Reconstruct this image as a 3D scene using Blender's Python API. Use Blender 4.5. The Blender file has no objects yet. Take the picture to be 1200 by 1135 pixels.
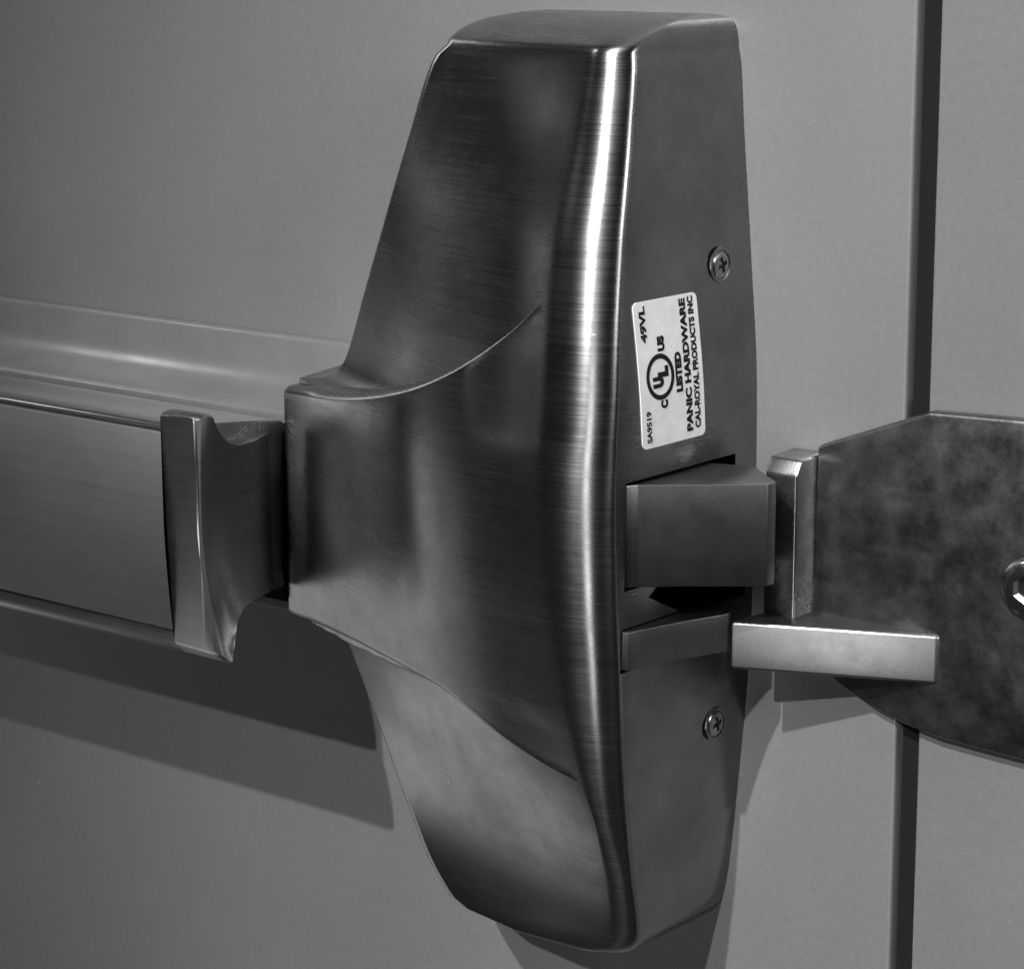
import bpy, bmesh, math, random
from mathutils import Vector, Matrix
random.seed(7)
S = bpy.context.scene
K = 0.001                      # everything below is written in millimetres: x along the door, d out from the door, z up

# ------------------------------------------------------------------ camera
cam_d = bpy.data.cameras.new('camera'); cam = bpy.data.objects.new('camera', cam_d)
S.collection.objects.link(cam); S.camera = cam
yaw, pit, rol = math.radians(39.0), math.radians(12.3), math.radians(-0.17)
fw = Vector((-math.sin(yaw)*math.cos(pit), math.cos(yaw)*math.cos(pit), -math.sin(pit)))
r0 = fw.cross(Vector((0, 0, 1))).normalized(); u0 = r0.cross(fw)
rt = r0*math.cos(rol) + u0*math.sin(rol); up = -r0*math.sin(rol) + u0*math.cos(rol)
M = Matrix((rt, up, -fw)).transposed().to_4x4(); M.translation = Vector((319.51, -481.92, 120.26))*K
cam.matrix_world = M
cam_d.sensor_fit = 'HORIZONTAL'; cam_d.sensor_width = 36; cam_d.lens = 36*3060/1200
cam_d.clip_start = 0.02; cam_d.clip_end = 50

# ------------------------------------------------------------------ world, lamps, exposure
W = bpy.data.worlds.new('World'); S.world = W; W.use_nodes = True
bg = W.node_tree.nodes['Background']; bg.inputs[1].default_value = 1.0
_n, _l = W.node_tree.nodes, W.node_tree.links      # a dim room: paler floor below, dark walls and ceiling
_tc = _n.new('ShaderNodeTexCoord'); _sp = _n.new('ShaderNodeSeparateXYZ'); _cr = _n.new('ShaderNodeValToRGB'); _mr = _n.new('ShaderNodeMapRange')
_l.new(_tc.outputs['Generated'], _sp.inputs[0]); _mr.inputs[1].default_value = -1; _mr.inputs[2].default_value = 1
_l.new(_sp.outputs['Z'], _mr.inputs[0]); _l.new(_mr.outputs[0], _cr.inputs[0]); _l.new(_cr.outputs[0], bg.inputs[0])
for _p, _v in ((0.0, 0.03), (0.35, 0.025), (0.48, 0.008), (0.6, 0.006), (1.0, 0.010)):
    _e = _cr.color_ramp.elements.new(_p) if _p not in (0.0, 1.0) else _cr.color_ramp.elements[0 if _p == 0 else -1]
    _e.color = (_v, _v, _v, 1)

def lamp(name, loc, watts, radius, aim, cone):
    l = bpy.data.lights.new(name, 'SPOT'); l.energy = watts; l.shadow_soft_size = radius; l.color = (1, 1, 1)
    l.spot_size = math.radians(cone); l.spot_blend = 1.0
    o = bpy.data.objects.new(name, l); o.location = loc; S.collection.objects.link(o)
    o.rotation_euler = (Vector(aim)-Vector(loc)).to_track_quat('-Z', 'Y').to_euler(); return o
lamp('ceiling_downlight', (0.45, -3.20, 1.95), 430, 0.030, (0.13, 0, 0.0), 14)
lamp('ceiling_downlight', (0.07, -2.15, 1.95), 460, 0.022, (0.13, 0, 0.0), 19)
def soft_lamp(name, loc, w, h, watts, aim=(0, 0, 0)):  # upright area lamp, used for added fill and highlights
    l = bpy.data.lights.new(name, 'AREA'); l.shape = 'RECTANGLE'; l.size = w; l.size_y = h; l.energy = watts
    o = bpy.data.objects.new(name, l); o.location = loc; S.collection.objects.link(o)
    v = Vector(aim)-Vector(loc); v.z = 0; o.rotation_euler = v.to_track_quat('-Z', 'Y').to_euler(); return o
soft_lamp('ridge_highlight_lamp', (0.75, -2.8, -0.65), 0.34, 2.1, 14)  # tall lamp added in front to brighten the ridge strip
soft_lamp('sticker_fill_lamp', (2.3, -0.55, 1.15), 0.6, 0.8, 27)  # soft lamp added on the right to brighten the sticker
soft_lamp('crease_highlight_lamp', (-2.0, -0.06, 0.95), 0.2, 1.1, 4.0)  # lamp added at far left so the crease lip catches a highlight
soft_lamp('upper_streak_lamp', (-2.5, -1.75, 0.40), 0.25, 0.6, 0.45)  # small lamp added for a pale streak on the upper case
l = bpy.data.lights.new('ceiling_panel', 'AREA'); l.shape = 'RECTANGLE'; l.size = 0.22; l.size_y = 0.30; l.energy = 5.5
o = bpy.data.objects.new('ceiling_panel', l); o.location = (-1.75, -1.45, 1.95); o.rotation_euler = (math.radians(35), 0, math.radians(-50)); S.collection.objects.link(o)
soft_lamp('arm_fill_lamp', (-1.7, -0.30, -1.10), 0.85, 1.9, 3.6)  # low lamp added at left to grey the arm and lower case
vs = S.view_settings; vs.view_transform = 'Standard'; vs.look = 'None'; vs.gamma = 1; vs.exposure = 0; vs.use_curve_mapping = False

# ------------------------------------------------------------------ materials
def material(name, base=0.5, metallic=1.0, rough=0.3, spec=0.5, cloud=None, brush=None, grain=None, speck=None, coat=0.0, aniso=0.0, wear=None):
    """cloud=(scale,amount,rough_amount) slow mottling; brush=(sx,sd,sz,bump,rough_amount) stretched scratches;
    grain=(scale,bump) fine tooth; speck=(scale,threshold,colour) small chips and dust"""
    m = bpy.data.materials.new(name); m.use_nodes = True; nt = m.node_tree; N, Lk = nt.nodes, nt.links
    p = N['Principled BSDF']; p.inputs['Metallic'].default_value = metallic
    p.inputs['Specular IOR Level'].default_value = spec; p.inputs['Coat Weight'].default_value = coat
    p.inputs['Coat Roughness'].default_value = 0.25
    p.inputs['Anisotropic'].default_value = aniso
    if aniso:                       # brushed along the door, so highlights spread across the brush lines
        tv = N.new('ShaderNodeCombineXYZ'); tv.inputs[1].default_value = 0.5; tv.inputs[2].default_value = 0.87
        Lk.new(tv.outputs[0], p.inputs['Tangent'])
    tc = N.new('ShaderNodeTexCoord'); pos = tc.outputs['Object']
    def noise(sc, det=4, vec=None, rgh=0.55):
        n = N.new('ShaderNodeTexNoise'); n.inputs['Scale'].default_value = sc; n.inputs['Detail'].default_value = det
        n.inputs['Roughness'].default_value = rgh; Lk.new(vec or pos, n.inputs['Vector']); return n.outputs['Fac']
    def rng(src, a, b, lo=0.3, hi=0.7):
        n = N.new('ShaderNodeMapRange'); n.inputs[1].default_value = lo; n.inputs[2].default_value = hi
        n.inputs[3].default_value = a; n.inputs[4].default_value = b; Lk.new(src, n.inputs[0]); return n.outputs[0]
    def math_(op, a, b):
        n = N.new('ShaderNodeMath'); n.operation = op
        for i, v in enumerate((a, b)):
            if isinstance(v, (int, float)): n.inputs[i].default_value = v
            else: Lk.new(v, n.inputs[i])
        return n.outputs[0]
    col, rg, hgt = base, rough, None
    if cloud:
        c = noise(cloud[0], 6, rgh=0.65)
        col = math_('MULTIPLY', rng(c, 1-cloud[1], 1+cloud[1]), col)
        rg = math_('ADD', rng(c, cloud[2], -cloud[2]), rg)
    if brush:
        mp = N.new('ShaderNodeMapping'); mp.inputs['Scale'].default_value = brush[:3]; Lk.new(pos, mp.inputs['Vector'])
        b = noise(1.0, 3, mp.outputs[0])
        rg = math_('ADD', rng(b, -brush[4], brush[4]), rg)
        col = math_('MULTIPLY', rng(b, 1-brush[4]*0.9, 1+brush[4]*0.9), col)
        hgt = math_('MULTIPLY', b, brush[3])
    if grain:
        g = math_('MULTIPLY', noise(grain[0], 3), grain[1])
        hgt = g if hgt is None else math_('ADD', hgt, g)
    if wear:                        # slow hand-soil and roller marks
        w1 = noise(wear[0], 5, rgh=0.6); col = math_('MULTIPLY', rng(w1, 1-wear[1], 1+wear[1]), col)
        rg = math_('ADD', rng(w1, wear[2], -wear[2]), rg)
    if speck:
        s = noise(speck[0], 2); k = rng(s, 0, 1, speck[1], speck[1]+0.03)
        mx = N.new('ShaderNodeMix'); mx.data_type = 'FLOAT'; Lk.new(k, mx.inputs[0])
        if isinstance(col, float): mx.inputs[2].default_value = col
        else: Lk.new(col, mx.inputs[2])
        mx.inputs[3].default_value = speck[2]; col = mx.outputs[0]
    if isinstance(col, (int, float)): p.inputs['Base Color'].default_value = (col, col, col, 1)
    else:
        cc = N.new('ShaderNodeCombineColor')
        for i in range(3): Lk.new(col, cc.inputs[i])
        Lk.new(cc.outputs[0], p.inputs['Base Color'])
    if isinstance(rg, (int, float)): p.inputs['Roughness'].default_value = rg
    else: Lk.new(rg, p.inputs['Roughness'])
    if hgt is not None:
        bp = N.new('ShaderNodeBump'); bp.inputs['Distance'].default_value = 0.001; bp.inputs['Strength'].default_value = 1.0
        Lk.new(hgt, bp.inputs['Height']); Lk.new(bp.outputs[0], p.inputs['Normal'])
    return m
MAT = {
    'case':  material('satin_cast_steel', 0.25, 1, 0.26, cloud=(45, 0.22, 0.05), brush=(28, 28, 3600, 0.0028, 0.03), grain=(3000, 0.006), speck=(420, 0.77, 0.6), aniso=0.75),
    'bar':   material('satin_bar_steel', 0.45, 1, 0.30, cloud=(40, 0.12, 0.03), brush=(20, 2600, 2600, 0.003, 0.015), grain=(3500, 0.006), aniso=0.8),
    'rail':  material('bright_rail_steel', 0.28, 0.6, 0.33, cloud=(60, 0.1, 0.03), brush=(20, 2600, 2600, 0.003, 0.015), grain=(3500, 0.006), aniso=0.8),
    'pad':   material('satin_pad_steel', 0.34, 1, 0.42, cloud=(38, 0.14, 0.03), brush=(20, 2600, 2600, 0.002, 0.012), grain=(3500, 0.006)),
    'cap':   material('cast_end_cap_steel', 0.42, 1, 0.30, cloud=(60, 0.20, 0.05), brush=(28, 28, 3600, 0.002, 0.03), grain=(3000, 0.006)),
    'bolt':  material('dull_latch_steel', 0.16, 1, 0.36, cloud=(120, 0.18, 0.05), grain=(2600, 0.02), speck=(500, 0.78, 0.5)),
    'strike': material('mottled_strike_steel', 0.21, 1, 0.34, cloud=(170, 0.26, -0.05), grain=(2600, 0.035), speck=(900, 0.75, 0.1)),
    'ledge': material('worn_ledge_steel', 0.30, 1, 0.36, cloud=(200, 0.12, 0.03), grain=(2600, 0.02)),
    'lip': material('bright_lip_steel', 0.36, 1, 0.27, cloud=(160, 0.25, 0.05), grain=(2600, 0.02)),
    'edge': material('polished_edge_highlight', 0.62, 1, 0.17, cloud=(300, 0.2, 0.05), grain=(2600, 0.015)),  # smooth edges, made paler so part of their highlight is in the colour
    'screw': material('bright_screw_steel', 0.36, 1, 0.24, cloud=(300, 0.2, 0.05)),
    'paint': material('grey_door_paint', 0.13, 0.0, 0.40, 0.6, cloud=(650, 0.09, 0.04), grain=(1900, 0.028), speck=(330, 0.765, 0.26), coat=0.3, wear=(11, 0.10, 0.06)),
    'dark':  material('dark_gap_shade', 0.010, 0.0, 0.9, 0.08, grain=(1500, 0.02)),  # near-black that stands in for shade inside the gaps
    'sticker': material('white_vinyl_sticker', 0.84, 0.0, 0.35, cloud=(260, 0.10, 0.05), speck=(700, 0.74, 0.4)),
    'ink':   material('black_ink', 0.012, 0.0, 0.6, 0.15),
}

# ------------------------------------------------------------------ helpers
def P(x, d, z): return Vector((x*K, -d*K, z*K))
def link(name, me, mat=None, parent=None, sharp=32, edge=False):
    o = bpy.data.objects.new(name, me); S.collection.objects.link(o)
    if mat: me.materials.clear(); me.materials.append(MAT[mat])
    if edge: me.materials.append(MAT['edge'])
    if parent: o.parent = parent
    if sharp is not None:
        me.shade_smooth(); me.set_sharp_from_angle(angle=math.radians(sharp))
    return o
def from_bm(name, bm, mat, parent=None, sharp=32, edge=False):
    bmesh.ops.recalc_face_normals(bm, faces=bm.faces)
    me = bpy.data.meshes.new(name); bm.to_mesh(me); bm.free(); return link(name, me, mat, parent, sharp, edge)
def empty(name, loc, label, cat):
    o = bpy.data.objects.new(name, None); S.collection.objects.link(o); o.empty_display_size = 0.02
    o['label'] = label; o['category'] = cat
    return o
def bevel(bm, w, seg=2, ang=20, midx=-1):
    es = [e for e in bm.edges if len(e.link_faces) == 2 and e.calc_face_angle() > math.radians(ang)]
    bmesh.ops.bevel(bm, geom=es, offset=w*K, segments=seg, profile=0.5, affect='EDGES', clamp_overlap=True, material=midx)
def prism(poly, a0, a1, axis, bev=0.4, seg=2, ang=20, midx=-1):
    """poly in the two other coordinates: axis 'z' -> (x,d), 'x' -> (d,z), 'd' -> (x,z)"""
    f = {'z': lambda p, a: P(p[0], p[1], a), 'x': lambda p, a: P(a, p[0], p[1]), 'd': lambda p, a: P(p[0], a, p[1])}[axis]
    bm = bmesh.new()
    A = [bm.verts.new(f(p, a0)) for p in poly]; B = [bm.verts.new(f(p, a1)) for p in poly]
    bm.faces.new(A); bm.faces.new(B); n = len(poly)
    for i in range(n): bm.faces.new((A[i], A[(i+1) % n], B[(i+1) % n], B[i]))
    bmesh.ops.recalc_face_normals(bm, faces=bm.faces)
    if bev: bevel(bm, bev, seg, ang, midx)
    return bm
def boxm(x0, x1, d0, d1, z0, z1, bev=0.4, seg=2): return prism([(x0, d0), (x1, d0), (x1, d1), (x0, d1)], z0, z1, 'z', bev, seg)
def interp(x, xs, ys):
    if x <= xs[0]: return ys[0]
    for i in range(1, len(xs)):
        if x <= xs[i]:
            t = (x-xs[i-1])/(xs[i]-xs[i-1]); return ys[i-1]+(ys[i]-ys[i-1])*t
    return ys[-1]
def spline(x, xs, ys):
    """monotone-ish cubic hermite through (xs,ys)"""
    n = len(xs)
    if x <= xs[0]: return ys[0]
    if x >= xs[-1]: return ys[-1]
    i = 1
    while x > xs[i]: i += 1
    def m(k):
        if k == 0: return (ys[1]-ys[0])/(xs[1]-xs[0])
        if k == n-1: return (ys[-1]-ys[-2])/(xs[-1]-xs[-2])
        a = (ys[k]-ys[k-1])/(xs[k]-xs[k-1]); b = (ys[k+1]-ys[k])/(xs[k+1]-xs[k])
        return 0 if a*b <= 0 else 2*a*b/(a+b)
    h = xs[i]-xs[i-1]; t = (x-xs[i-1])/h
    return ((2*t**3-3*t*t+1)*ys[i-1] + (t**3-2*t*t+t)*h*m(i-1) + (-2*t**3+3*t*t)*ys[i] + (t**3-t*t)*h*m(i))
def boolean(o, cutters, op='DIFFERENCE'):
    for c in cutters:
        md = o.modifiers.new('cut', 'BOOLEAN'); md.object = c; md.operation = op; md.solver = 'EXACT'
    dg = bpy.context.evaluated_depsgraph_get(); dg.update()
    me = bpy.data.meshes.new_from_object(o.evaluated_get(dg))
    o.modifiers.clear(); old = o.data; o.data = me; bpy.data.meshes.remove(old)
    for c in cutters: bpy.data.objects.remove(c)
    return me

# ------------------------------------------------------------------ setting: door leaf, frame, gap
def structure(name, bm, mat, parent=None):
    o = from_bm(name, bm, mat, parent); o['kind'] = 'structure'; return o
structure('door', boxm(-520, 38.1, -45, 0, -360, 340, 0.7, 3), 'paint')
structure('door_frame', boxm(43.7, 330, -45, 0, -360, 340, 0.7, 3), 'paint')
structure('door_gap_shade', boxm(38.2, 43.6, -30, -2.8, -360, 340, 0.3), 'dark')  # black strip filling the gap, its shade given as colour

# ------------------------------------------------------------------ the exit device
dev = empty('exit_device', P(-60, 0, -110), 'satin steel panic exit device with tapered latch case and horizontal push bar on grey door', 'exit device')

# --- latch case: one casting, described by sections at each height
XL_Z = [-113.4, -113.0, -112.2, -110.8, -107.0, -101.8, -94.5, -88.1, -80.6, -72.1, -67.0, -59.6, -55.1, -52.5, -51.7, -51.2, 9.6, 10.0, 10.8, 12.4, 14.8, 18.2, 23.7, 32.4, 42.1, 52.6, 62.9, 73.0, 84.7, 89.3, 92.1]
XL_X = [-48, -54, -60.5, -65.4, -69.8, -74.5, -79.5, -83.7, -88.3, -93.5, -96.7, -101.1, -103.8, -106.3, -111.0, -119.0, -118.4, -112.8, -109.1, -106.2, -103.5, -101.5, -99.0, -95.0, -90.2, -84.9, -79.7, -74.9, -70.0, -67.5, -63.7]
XR_Z = [-113.4, -112, -110, -107, -104, -94, -73, -52, -32, 0, 17, 46, 74, 88, 92.1]
XR_X = [-20, -14, -10.4, -7.9, -6.8, -5.2, -3.1, -1.3, -0.4, 0.1, -0.1, -2.2, -4.6, -5.6, -6.4]
DR_Z = [-113.4, -107, -99, -75, -54, -38, -19, 0, 26, 52, 74, 92.1]
DR_D = [31, 34.5, 37.6, 46.6, 52.8, 55.8, 58.4, 59.6, 57.4, 52.5, 46.6, 42]
def xl_(z): return spline(z, XL_Z, XL_X)
def xr_(z): return spline(z, XR_Z, XR_X)
def dr_(z): return spline(z, DR_Z, DR_D)
def sstep(t): t = min(max(t, 0), 1); return t*t*(3-2*t)
def dl_(z):
    return 24 + 8.5*sstep((abs(z+22)-30)/75)
ARM_X, ARM_D = -121.0, 27.0
CT_X = [-120.4, -113.9, -99.4, -88.6, -77, -68.1, -59.8, -53.6, -47.7, -42, -36.6, -31.7, -27, -21.4, -16.1, -12, -7, 1]
CT_Z = [5.8, 6.6, 8.2, 9.6, 11.7, 13.8, 16.2, 18.5, 21, 23.8, 26.9, 30.2, 33.6, 38.5, 43.6, 47.5, 52, 58]
CB_X = [-118.8, -108, -97.3, -87.4, -78.2, -67.9, -58.4, -49.5, -41.6, -34, -26.6, -19.2, -11.6, -7, 1]
CB_Z = [-48.7, -47.6, -47.2, -47.3, -47.8, -48.6, -50.1, -52.6, -56, -59.2, -61.9, -64, -65.6, -66.5, -67.5]
def ridge_r(z): return 4.6 + 4.2*max(0, 1-((z+5)/95)**2)

def front_shape(z, arm):
    if arm is True:
        return ARM_X, ARM_D, xr_(z)-0.5, dr_(z), 0.8
    return xl_(z), dl_(z), xr_(z)-0.5, dr_(z), 0.5+0.3*(1-sstep((abs(z+7)-59)/25))
NF, NA, NL, NS = 46, 20, 8, 8
def fillet(Pc, a, b, R, n):
    """points of the arc rounding corner Pc between directions a (to previous) and b (to next)"""
    a = a.normalized(); b = b.normalized(); th = math.acos(max(-1, min(1, a.dot(b)))); T = R/math.tan(th/2)
    c = Pc + (a+b).normalized()*(R/math.sin(th/2)); p0 = Pc+a*T; p1 = Pc+b*T
    v0, v1 = p0-c, p1-c; an = math.atan2(v0.x*v1.y-v0.y*v1.x, v0.dot(v1))
    out = []
    for i in range(n+1):
        w = an*i/n; out.append(c + Vector((v0.x*math.cos(w)-v0.y*math.sin(w), v0.x*math.sin(w)+v0.y*math.cos(w))))
    return out
TCOL = {}
def section(z, arm):
    x0, d0, x1, d1, k = front_shape(z, arm)
    g = lambda t: t + k*t*(1-t)
    F = lambda t: Vector((x0+(x1-x0)*t, d0+(d1-d0)*g(t)))
    B, C_ = F(0), F(1)
    wall = Vector((x0-(0.1 if arm is True else 0.22)*d0, 0.0)); side = Vector((xr_(z), 0.0))
    RL = 1.2 if arm is True else 1.2+3.6*sstep((abs(z+20)-32)/45); RR = ridge_r(z)
    e = 0.02
    al = fillet(B, wall-B, F(e)-B, RL, NL)
    LA = 6.5 + 11.0*max(0, 1-((z-14)/90)**2); LB = 2.3 + 4.8*max(0, 1-((z-14)/104)**2)     # a long roll on the front, a tight one on the side
    ta = 1-LA/(x1-x0); pa = F(ta); pb = C_+(side-C_).normalized()*LB
    tg = F(ta+0.01)-F(ta-0.01); sd = (C_-side).normalized()        # where the front tangent meets the side
    den = tg.x*sd.y-tg.y*sd.x; w_ = ((pb.x-pa.x)*sd.y-(pb.y-pa.y)*sd.x)/den; pc = pa+tg*w_
    tg.normalize(); f_ = LB
    c1 = pc-tg*(f_*1.15); c2 = pc-sd*f_; pm = c1+(c2-c1)*0.7; pb = c2-sd*1.4
    bz = lambda a, b, c, q: a*(1-q)**2 + b*(2*q*(1-q)) + c*q*q
    ar = [bz(pa, c1, pm, i/13) for i in range(13)] + [bz(pm, c2, pb, i/7) for i in range(8)]
    # front parameters between the two tangent points
    t0 = (al[-1].x-x0)/(x1-x0); t1 = (ar[0].x-x0)/(x1-x0)
    pts = [wall + (al[0]-wall)*(i/4) for i in range(4)]
    pts += al
    for i in range(1, NF):
        q = i/NF if arm is True else TCOL[arm][i]
        t = t0+(t1-t0)*q; p = F(t)
        # soften the tiny mismatch between chord tangent and curve at either end
        w0 = max(0, 1-i/3); w1 = max(0, 1-(NF-i)/3)
        c0 = al[-1]-F(t0); c1 = Vector((0, 0))
        pts.append(p+c0*w0+c1*w1)
    pts += ar
    pts += [ar[-1]+(side-ar[-1])*(i/NS) for i in range(1, NS+1)]
    return pts
NC = 4+NL+1+NF-1+NA+1+NS
cache = {}
def sec(z, arm):
    k = (round(z, 4), arm)
    if k not in cache: cache[k] = section(z, arm)
    return cache[k]
i0, i1 = 4+NL, 4+NL+NF          # first / last front column
def crease(col, xs, zs):
    """height of the crease at a column of the section (iterated because x depends on z)"""
    if col <= i0: return zs[0]
    if col >= NC-NS: return spline(0.0, xs, zs)
    z = zs[0]
    for _ in range(12): z = 0.5*z + 0.5*spline(sec(z, True)[col].x, xs, zs)
    return z
ZT = [crease(c, CT_X, CT_Z) for c in range(NC)]; ZB = [crease(c, CB_X, CB_Z) for c in range(NC)]
ZTOP, ZBOT = 92.1, -113.4
for key, Zs in (('up', ZT), ('low', ZB)):
    TCOL[key] = [i/NF for i in range(NF+1)]; tt = [i/NF for i in range(NF+1)]
    for i in range(1, NF):
        c = 4+NL+i; zc = Zs[c]+(1.4 if key == 'up' else -1.4); ref = section(zc, key); xa, xb = ref[i0].x, ref[i1].x
        tt[i] = min(max((sec(Zs[c], True)[c].x-xa)/(xb-xa), 0), 1)
    for i in range(1, NF): tt[i] = max(tt[i], tt[i-1]+0.002)
    last = max(i for i in range(NF) if tt[i] <= 0.80)          # beyond this the columns run evenly on to the ridge
    for i in range(last+1, NF): tt[i] = tt[last]+(1-tt[last])*(i-last)/(NF-last)
    TCOL[key] = tt
def fade(col): return max(0.0, 1-((col-i0)/(i1-i0))**3) if col > i0 else 1.0
rows = []                      # each row: list of P per column
def row(fn): rows.append([P(*fn(c)) for c in range(NC)])
def depth_at(B_, x):
    k = i0
    while k < NC-NS-2 and B_[k+1].x < x: k += 1
    f = (x-B_[k].x)/max(1e-6, B_[k+1].x-B_[k].x); return B_[k].y+(B_[k+1].y-B_[k].y)*min(max(f, 0), 1)
DX = {}
def body_pt(z, c, side='up', s=0.0):
    q = sec(z, side)[c]
    if c <= i0 or c >= i1: return (q.x, q.y, z)
    if (side, c) not in DX:                     # how far this column has to shift to meet the arm's edge at the crease
        zc = (ZT if side == 'up' else ZB)[c]; zb = zc+(2.2 if side == 'up' else -2.2)*fade(c)
        DX[(side, c)] = sec(zc, True)[c].x - sec(zb, side)[c].x
    x = q.x + DX[(side, c)]*(1-s)**3
    return (x, depth_at(sec(z, side), x), z)
def arm_pt(z, c):
    q = sec(z, True)[c]; w = sstep(((c-i0)/(i1-i0)-0.76)/0.24) if c > i0 else 0
    if w <= 0: return (q.x, q.y, z)
    B_ = sec(z, 'up')
    if c >= i1: b = B_[c]; return (q.x+(b.x-q.x)*w, q.y+(b.y-q.y)*w, z)
    k = i0
    while k < NC-NS-2 and B_[k+1].x < q.x: k += 1
    f = (q.x-B_[k].x)/max(1e-6, B_[k+1].x-B_[k].x); bd = B_[k].y+(B_[k+1].y-B_[k].y)*min(max(f, 0), 1)
    return (q.x, q.y+(bd-q.y)*w, z)
# top chamfer and roof (towards the ridge line of the roof)
def roof_pt(c, zz, ds, xin):
    q = sec(ZTOP, 'up')[c]; cxm = -32; f = 1-xin
    return (cxm+(q.x-cxm)*f, q.y*ds, zz)
for zz, ds, xin in ((98.9, 0.05, 0.5), (98.8, 0.22, 0.26), (98.4, 0.42, 0.13), (97.6, 0.62, 0.065), (96.4, 0.78, 0.03), (95.0, 0.89, 0.012), (93.8, 0.955, 0.004), (93.0, 0.988, 0.0)):
    row(lambda c: roof_pt(c, zz, ds, xin))
NU, NM, NB = 64, 46, 64
for i in range(NU-1):          # body above the arm
    s = (1-i/NU)**1.7
    row(lambda c: body_pt(ZT[c]+2.2*fade(c)+(ZTOP-ZT[c]-2.2*fade(c))*s, c, 'up', s))
def mix(a, b, t): return tuple(a[k]+(b[k]-a[k])*t for k in range(3))
def lip(c, Zs, sgn, tt, dz):
    zc = Zs[c]; f = fade(c); a = arm_pt(zc, c); b = body_pt(zc+sgn*2.2*f, c, 'up' if sgn > 0 else 'low')
    m = mix(a, b, tt); return (m[0], m[1], zc+sgn*dz*f)
lip0 = len(rows)
for tt, dz in ((1.0, 2.2), (0.75, 2.15), (0.5, 2.0), (0.3, 1.7), (0.16, 1.25), (0.06, 0.7), (0.015, 0.3), (0.0, 0.0)):
    row(lambda c: lip(c, ZT, 1, tt, dz))
lip1 = len(rows)-1
for i in range(1, NM):         # the arm that covers the end of the bar
    s = i/NM
    row(lambda c: arm_pt(ZT[c]+(ZB[c]-ZT[c])*s, c))
for tt, dz in ((0.0, 0.0), (0.015, 0.3), (0.06, 0.7), (0.16, 1.25), (0.3, 1.7), (0.5, 2.0), (0.75, 2.15), (1.0, 2.2)):
    row(lambda c: lip(c, ZB, -1, tt, dz))
for i in range(1, NB+1):       # body below the arm
    s = (i/NB)**1.7 if i < NB else 1
    row(lambda c: body_pt(ZB[c]-2.2*fade(c)+(ZBOT-ZB[c]+2.2*fade(c))*s, c, 'low', s))
def foot_pt(c, zz, ds, xin):
    q = sec(ZBOT, 'low')[c]; cxm = -32
    return (cxm+(q.x-cxm)*(1-xin), q.y*ds, zz)
for zz, ds, xin in ((-113.8, 0.985, 0.02), (-114.1, 0.94, 0.08), (-114.2, 0.8, 0.25)):
    row(lambda c: foot_pt(c, zz, ds, xin))
bm = bmesh.new(); V = [[bm.verts.new(p) for p in r] for r in rows]
for a in range(len(V)-1):
    for c in range(NC-1):
        fc = bm.faces.new((V[a][c], V[a][c+1], V[a+1][c+1], V[a+1][c]))
        if lip0+2 <= a < lip1 and i0 <= c < i1-4: fc.material_index = 1  # paler edge steel puts a bright line along the crease
bm.faces.new(V[0]); bm.faces.new(V[-1][::-1])
bm.faces.new([r[0] for r in V] + [r[-1] for r in V[::-1]])
bmesh.ops.triangulate(bm, faces=[f for f in bm.faces if len(f.verts) > 4])
case = from_bm('latch_case', bm, 'case', dev, edge=True)
cuts = []
def cutter(poly, x0=-24, x1=6): cuts.append(from_bm('cutter', prism(poly, x0, x1, 'x', 0), 'case', None, None))
cutter([(8.3, 3.1), (48.8, 3.1), (48.8, -20.6), (8.3, -20.6)])
cutter([(40, -23.6), (37, -21.6), (3, -21.4), (3, -30.6), (26, -30.2)])
cutter([(22, -28.9), (49.4, -28.9), (49.4, -38.7), (22, -38.7)])
me = boolean(case, cuts)
mi = [p.material_index for p in me.polygons]
me.materials.clear(); me.materials.append(MAT['case']); me.materials.append(MAT['edge'])
for p, k in zip(me.polygons, mi): p.material_index = k if k < 2 else 0
me.shade_smooth(); me.set_sharp_from_angle(angle=math.radians(32))

# --- latch bolt and dead-latch trigger
from_bm('latch_bolt', prism([(-16, 47.6), (-1.2, 47.6), (0.2, 45.2), (21.5, 27.6), (21.5, 24.5), (9, 14), (0, 16.5), (-16, 17)], -20.1, 2.3, 'z', 0.3, 2, 20, 1), 'bolt', dev, edge=True)
lv = []
for i in range(9):
    t = i/8; lv.append((0.4+8.2*t, 49.0-26*t - 2.2*math.sin(math.pi*t)))
from_bm('dead_latch_trigger', prism([(-16, 49)] + lv + [(8.4, 21.5), (2, 22.5), (-16, 26)], -37.9, -29.3, 'z', 0.3, 2), 'bolt', dev)

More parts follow.
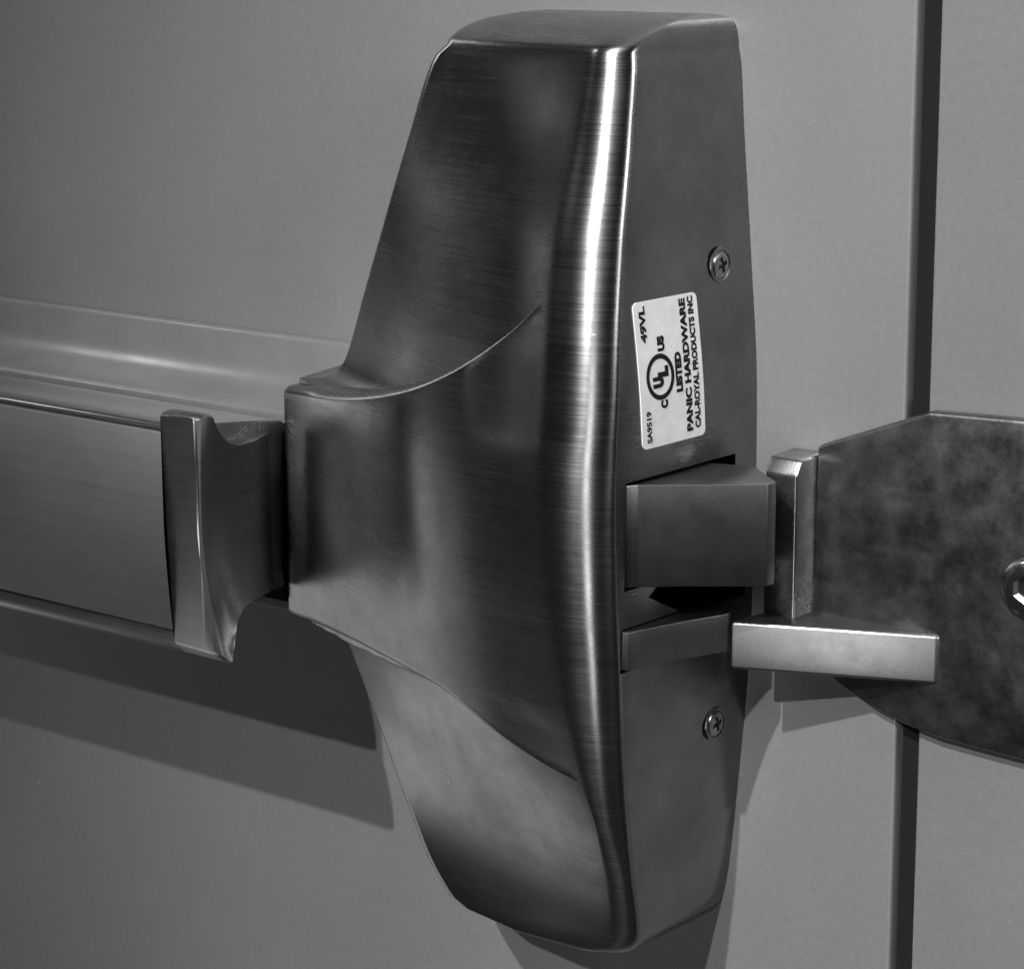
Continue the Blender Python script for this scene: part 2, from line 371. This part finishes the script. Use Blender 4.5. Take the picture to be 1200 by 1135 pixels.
# --- case screws on the side of the case
def cross_screw(name, xz, r, h, parent, axis, recess):
    """domed head with a cross recess, turned about its axis; axis 'x' faces along the door, 'd' faces out of it"""
    prof = [(0, h), (r*0.35, h*0.97), (r*0.62, h*0.86), (r*0.84, h*0.6), (r*0.96, h*0.28), (r, 0.0), (r, -0.8), (0, -0.8)]
    bm = bmesh.new(); n = 32; rings = []
    for (q, a) in prof[1:-1]:
        rings.append([bm.verts.new((q*math.cos(2*math.pi*i/n)*K, q*math.sin(2*math.pi*i/n)*K, a*K)) for i in range(n)])
    top = bm.verts.new((0, 0, h*K)); bot = bm.verts.new((0, 0, -0.8*K))
    for i in range(n):
        j = (i+1) % n; bm.faces.new((top, rings[0][i], rings[0][j])); bm.faces.new((bot, rings[-1][j], rings[-1][i]))
        for a in range(len(rings)-1): bm.faces.new((rings[a][i], rings[a+1][i], rings[a+1][j], rings[a][j]))
    o = from_bm(name, bm, 'screw', parent)
    cs = []
    if recess == 'cross':
        for w, l in ((0.16, 0.58), (0.58, 0.16)):
            b = bmesh.new(); bmesh.ops.create_cube(b, size=1.0)
            for v in b.verts: v.co = Vector((v.co.x*2*r*w, v.co.y*2*r*l, (v.co.z*1.3 + h*0.75)))*K
            cs.append(from_bm('cutter', b, 'screw', None, None))
    else:
        b = bmesh.new(); bmesh.ops.create_cone(b, segments=6, radius1=r*0.44*K, radius2=r*0.44*K, depth=3*K, cap_ends=True)
        for v in b.verts: v.co.z += (h+0.2)*K
        cs.append(from_bm('cutter', b, 'screw', None, None))
    me = boolean(o, cs); me.materials.clear(); me.materials.append(MAT['screw']); me.shade_smooth(); me.set_sharp_from_angle(angle=math.radians(32))
    return o
def ring(name, r0, r1, h, mat, parent):
    bm = bmesh.new(); n = 40
    prof = [(r0, 0.02), (r0, h*0.5), (r0+(r1-r0)*0.4, h), (r1-0.15, h*0.7), (r1, 0.0)]
    rg = [[bm.verts.new((q*math.cos(2*math.pi*i/n)*K, q*math.sin(2*math.pi*i/n)*K, a*K)) for i in range(n)] for q, a in prof]
    for a in range(len(rg)-1):
        for i in range(n):
            j = (i+1) % n; bm.faces.new((rg[a][i], rg[a][j], rg[a+1][j], rg[a+1][i]))
    return from_bm(name, bm, mat, parent)
for z in (45.5, -58.9):
    o = cross_screw('case_screw', None, 3.1, 0.7, dev, 'x', 'cross')
    rot = Matrix.Rotation(math.radians(90), 4, 'Y') @ Matrix.Rotation(math.radians(random.uniform(10, 35)), 4, 'Z')
    o.matrix_local = Matrix.Translation(P(xr_(z)+0.15, 12.4, z)) @ rot
    w = ring('screw_seat', 3.1, 4.0, 0.4, 'case', o)

# --- certification sticker with its print
def side_x(d, z): return xr_(z)-0.5*d/60
LD0, LD1, LZ0, LZ1 = 21.0, 43.9, 9.3, 40.7       # right edge, left edge (towards the viewer), bottom, top
bm = bmesh.new(); n = 24; R = 1.4
outl = []
for cx_, cz_, a0 in ((LD1-R, LZ1-R, 0), (LD0+R, LZ1-R, 90), (LD0+R, LZ0+R, 180), (LD1-R, LZ0+R, 270)):
    for i in range(6):
        a = math.radians(a0+90*i/5); outl.append((cx_+R*math.cos(a), cz_+R*math.sin(a)))
def tilt(d, z): return d + 0.055*(z-25), z       # stuck on a little askew
# vertical strips so that it follows the bowed side
zs = [LZ0+R*(1-math.cos(math.pi/2*i/8)) for i in range(8)] + [LZ0+R+(LZ1-LZ0-2*R)*i/14 for i in range(15)] + [LZ1-R*(1-math.cos(math.pi/2*i/8)) for i in range(7, -1, -1)]
def half(z):
    e = max(0, (LZ0+R)-z, z-(LZ1-R)); return R-math.sqrt(max(0, R*R-e*e))
L_, R_ = [], []
for z in zs:
    h = half(z)
    for lst, d in ((L_, LD1-h), (R_, LD0+h)):
        dd, zz = tilt(d, z); lst.append(bm.verts.new(P(side_x(dd, zz)+0.16, dd, zz)))
for i in range(len(zs)-1): bm.faces.new((L_[i], L_[i+1], R_[i+1], R_[i]))
gx = bmesh.ops.extrude_face_region(bm, geom=bm.faces[:])
for v in [g for g in gx['geom'] if isinstance(g, bmesh.types.BMVert)]: v.co.x -= 0.14*K
sticker = from_bm('certification_sticker', bm, 'sticker', dev)
def lettering(txt, z0, z1, dc, h, bold=0.035, name='lettering'):
    cu = bpy.data.curves.new('t', 'FONT'); cu.body = txt; cu.size = 1; cu.offset = bold; cu.resolution_u = 3
    o = bpy.data.objects.new('t', cu); S.collection.objects.link(o)
    dg = bpy.context.evaluated_depsgraph_get(); me = bpy.data.meshes.new_from_object(o.evaluated_get(dg))
    bpy.data.objects.remove(o)
    X = [v.co.x for v in me.vertices]; Y = [v.co.y for v in me.vertices]
    x0, x1, y0, y1 = min(X), max(X), min(Y), max(Y)
    for v in me.vertices:
        z = z0+(v.co.x-x0)/(x1-x0)*(z1-z0); d = dc+((v.co.y-y0)/(y1-y0)-0.5)*h
        d, z = tilt(d, z); v.co = P(side_x(d, z)+0.20, d, z)
    return link(name, me, 'ink', sticker, None)
H = LZ1-LZ0; Wd = LD1-LD0
def vz(v): return LZ0+H*v
def ud(u): return LD1-Wd*u
lettering('SA9519', vz(0.035), vz(0.255), ud(0.115), 1.8, 0.045)
lettering('49VL', vz(0.72), vz(0.97), ud(0.125), 2.3, 0.05)
lettering('C', vz(0.252), vz(0.312), ud(0.365), 2.6, 0.08)
lettering('US', vz(0.645), vz(0.752), ud(0.37), 2.6, 0.08)
lettering('LISTED', vz(0.34), vz(0.62), ud(0.615), 2.4, 0.08)
lettering('PANIC HARDWARE', vz(0.05), vz(0.975), ud(0.755), 2.35, 0.06)
lettering('CAL-ROYAL PRODUCTS INC', vz(0.06), vz(0.98), ud(0.885), 2.1, 0.058)
lettering('U', vz(0.40), vz(0.478), ud(0.29), 3.9, 0.1)
lettering('L', vz(0.468), vz(0.545), ud(0.37), 3.9, 0.1)
bm = bmesh.new(); n = 48; rr = (3.9, 5.0)
vv = []
for r_ in rr:
    lst = []
    for i in range(n):
        a = 2*math.pi*i/n; d, z = tilt(ud(0.325)+r_*math.cos(a), vz(0.474)+r_*math.sin(a)); lst.append(bm.verts.new(P(side_x(d, z)+0.20, d, z)))
    vv.append(lst)
for i in range(n): bm.faces.new((vv[0][i], vv[1][i], vv[1][(i+1) % n], vv[0][(i+1) % n]))
from_bm('emblem_ring', bm, 'ink', sticker, None)

# --- fixed rail, push bar housing, pad, end cap
from_bm('mounting_rail', prism([(0.3, -52), (0.3, 14.8), (1.4, 14.7), (2.1, 14.2), (2.4, 13.2), (2.5, 7.2), (2.7, 5.6), (3.2, 4.2), (4.0, 2.9), (5.2, 1.7), (6.8, 0.9), (8.8, 0.4), (11.5, 0.1), (20.6, -0.2), (21.6, -1.0), (21.6, -3.2), (3.5, -3.2), (3.5, -49), (21.6, -49), (21.6, -51), (20.6, -52)], -520, -117.5, 'x', 0.12, 2), 'rail', dev)
hp = [(26.8, -42), (26.8, -1.8), (27.5, -1.0), (31, -0.3), (40, 0.8), (52, 2.2), (58, 3.4), (62, 3.9), (64.4, 3.7), (65.2, 3.2), (65.2, 2.4), (63.5, 2.3), (63.5, -46.6), (65.0, -46.8), (65.2, -48), (64.6, -50.2), (62.6, -52.2), (60, -52.9), (57.4, -52.4), (56, -50), (55.6, -43.5), (29, -43)]
from_bm('push_bar_housing', prism(hp, -520, -121.3, 'x', 0.25, 2, 35), 'bar', dev)
from_bm('push_pad', prism([(63.0, 1.9), (66.0, 1.9), (66.0, -46.0), (63.0, -46.0)], -520, -120.6, 'x', 0.35, 2), 'pad', dev)
from_bm('neck_gap_shade', boxm(-150, -121.8, 4.2, 27.5, -46.5, -4.2, 0.6), 'dark', dev)  # added black block, paints the shade between bar neck and arm
cap_lv = [  # d, (x,z) at top edge, mid, bottom edge
    (68.4, (-109.0, 7.0), (-109.6, -21.5), (-106.6, -48.9)),
    (67.6, (-108.0, 7.6), (-108.8, -21.5), (-105.8, -49.9)),
    (66.0, (-107.8, 8.0), (-109.2, -21.8), (-105.4, -51.4)),
    (64.0, (-107.9, 7.4), (-110.2, -22.5), (-105.3, -52.2)),
    (62.0, (-108.8, 4.7), (-110.9, -22), (-105.8, -48.4)),
    (58.0, (-111.2, 1.7), (-112.2, -21.5), (-107.9, -43.6)),
    (53.0, (-114.1, -1.1), (-114.3, -21.5), (-110.5, -42.0)),
    (47.0, (-116.6, -3.0), (-116.6, -21.5), (-112.9, -41.5)),
    (40.0, (-118.3, -3.2), (-118.2, -21.8), (-116.0, -42.2)),
    (33.0, (-120.6, -2.8), (-120.3, -22), (-119.8, -42.8)),
    (31.2, (-122.6, -2.7), (-122.4, -22), (-122.0, -43.0)),
    (30.5, (-123.8, -3.0), (-123.7, -22), (-123.5, -42.6)),
    (29.6, (-127.4, -3.0), (-127.4, -22), (-127.4, -42.6))]
def bow(d, z): return 2.3*min(1.1, max(0, (-19-z)/30))**1.5*max(0, (d-56)/12.4)
bm = bmesh.new(); rws = []
NV = 20
for d, T, Mx, B in cap_lv:
    r = []
    xleft = -120.9 if d > 61 else -128
    zl_t, zl_b = T[1]-(0.6 if d > 64 else 0), B[1]+(0.4 if d > 64 else 0)
    def qx(s):   # quadratic through top, mid, bottom
        return T[0]*(1-s)*(1-2*s) + Mx[0]*4*s*(1-s) + B[0]*s*(2*s-1)
    r += [(xleft, zl_b+(zl_t-zl_b)*i/NV) for i in range(1, NV)]
    r.append((xleft, zl_t)); r.append((T[0]-4, T[1]+0.05)); r.append((T[0]-1.0, T[1]))
    for i in range(NV+1):
        s = i/NV; zz = T[1]+(B[1]-T[1])*s
        r.append((qx(s), zz - (0.5 if i == 0 else 0) + (0.5 if i == NV else 0)))
    r.append((B[0]-1.0, B[1])); r.append((B[0]-4, B[1])); r.append((xleft, zl_b))
    rws.append([bm.verts.new(P(x, d-bow(d, z), z)) for x, z in r])
for a in range(len(rws)-1):
    n = len(rws[a])
    for i in range(n): bm.faces.new((rws[a][i], rws[a][(i+1) % n], rws[a+1][(i+1) % n], rws[a+1][i]))
bm.faces.new(rws[0]); bm.faces.new(rws[-1][::-1])
bmesh.ops.triangulate(bm, faces=[f for f in bm.faces if len(f.verts) > 4])
from_bm('end_cap', bm, 'cap', dev, 40)

# ------------------------------------------------------------------ the strike on the frame
stk = empty('strike_plate', P(70, 0, -54), 'mottled dark steel strike plate with keeper lip and ledge, bridging the door gap', 'strike plate')
out = [(18.7, 6.5), (46.4, 17.3), (68.5, 18.1), (104, 18.6), (110, 14), (112, 0), (112, -38), (109, -51), (104, -55), (86, -55.2), (71.7, -54.9), (60, -54.4), (50.5, -53.9), (42.6, -52.6), (34, -50.2), (26, -46.8), (20.6, -43.2), (18.2, -38), (18.0, -31)]
from_bm('plate', prism(out, 0.4, 4.2, 'd', 0.9, 3, 8, 1), 'strike', stk, edge=True)
from_bm('keeper_lip', prism([(0.4, -33), (12, -33), (12, 0.9), (10.2, 4.2), (0.4, 4.6)], 10.4, 18.6, 'x', 0.6, 3, 20, 1), 'lip', stk, edge=True)
from_bm('ledge', prism([(8.9, 22.4), (50.6, 4.6), (50.8, 3.0), (10.6, 3.0)], -41.9, -31.0, 'z', 0.8, 3, 20, 1), 'ledge', stk, edge=True)
o = cross_screw('strike_screw', None, 6.7, 1.9, stk, 'd', 'hex')
o.matrix_local = Matrix.Translation(P(71.2, 4.25, -17.4)) @ Matrix.Rotation(math.radians(90), 4, 'X')
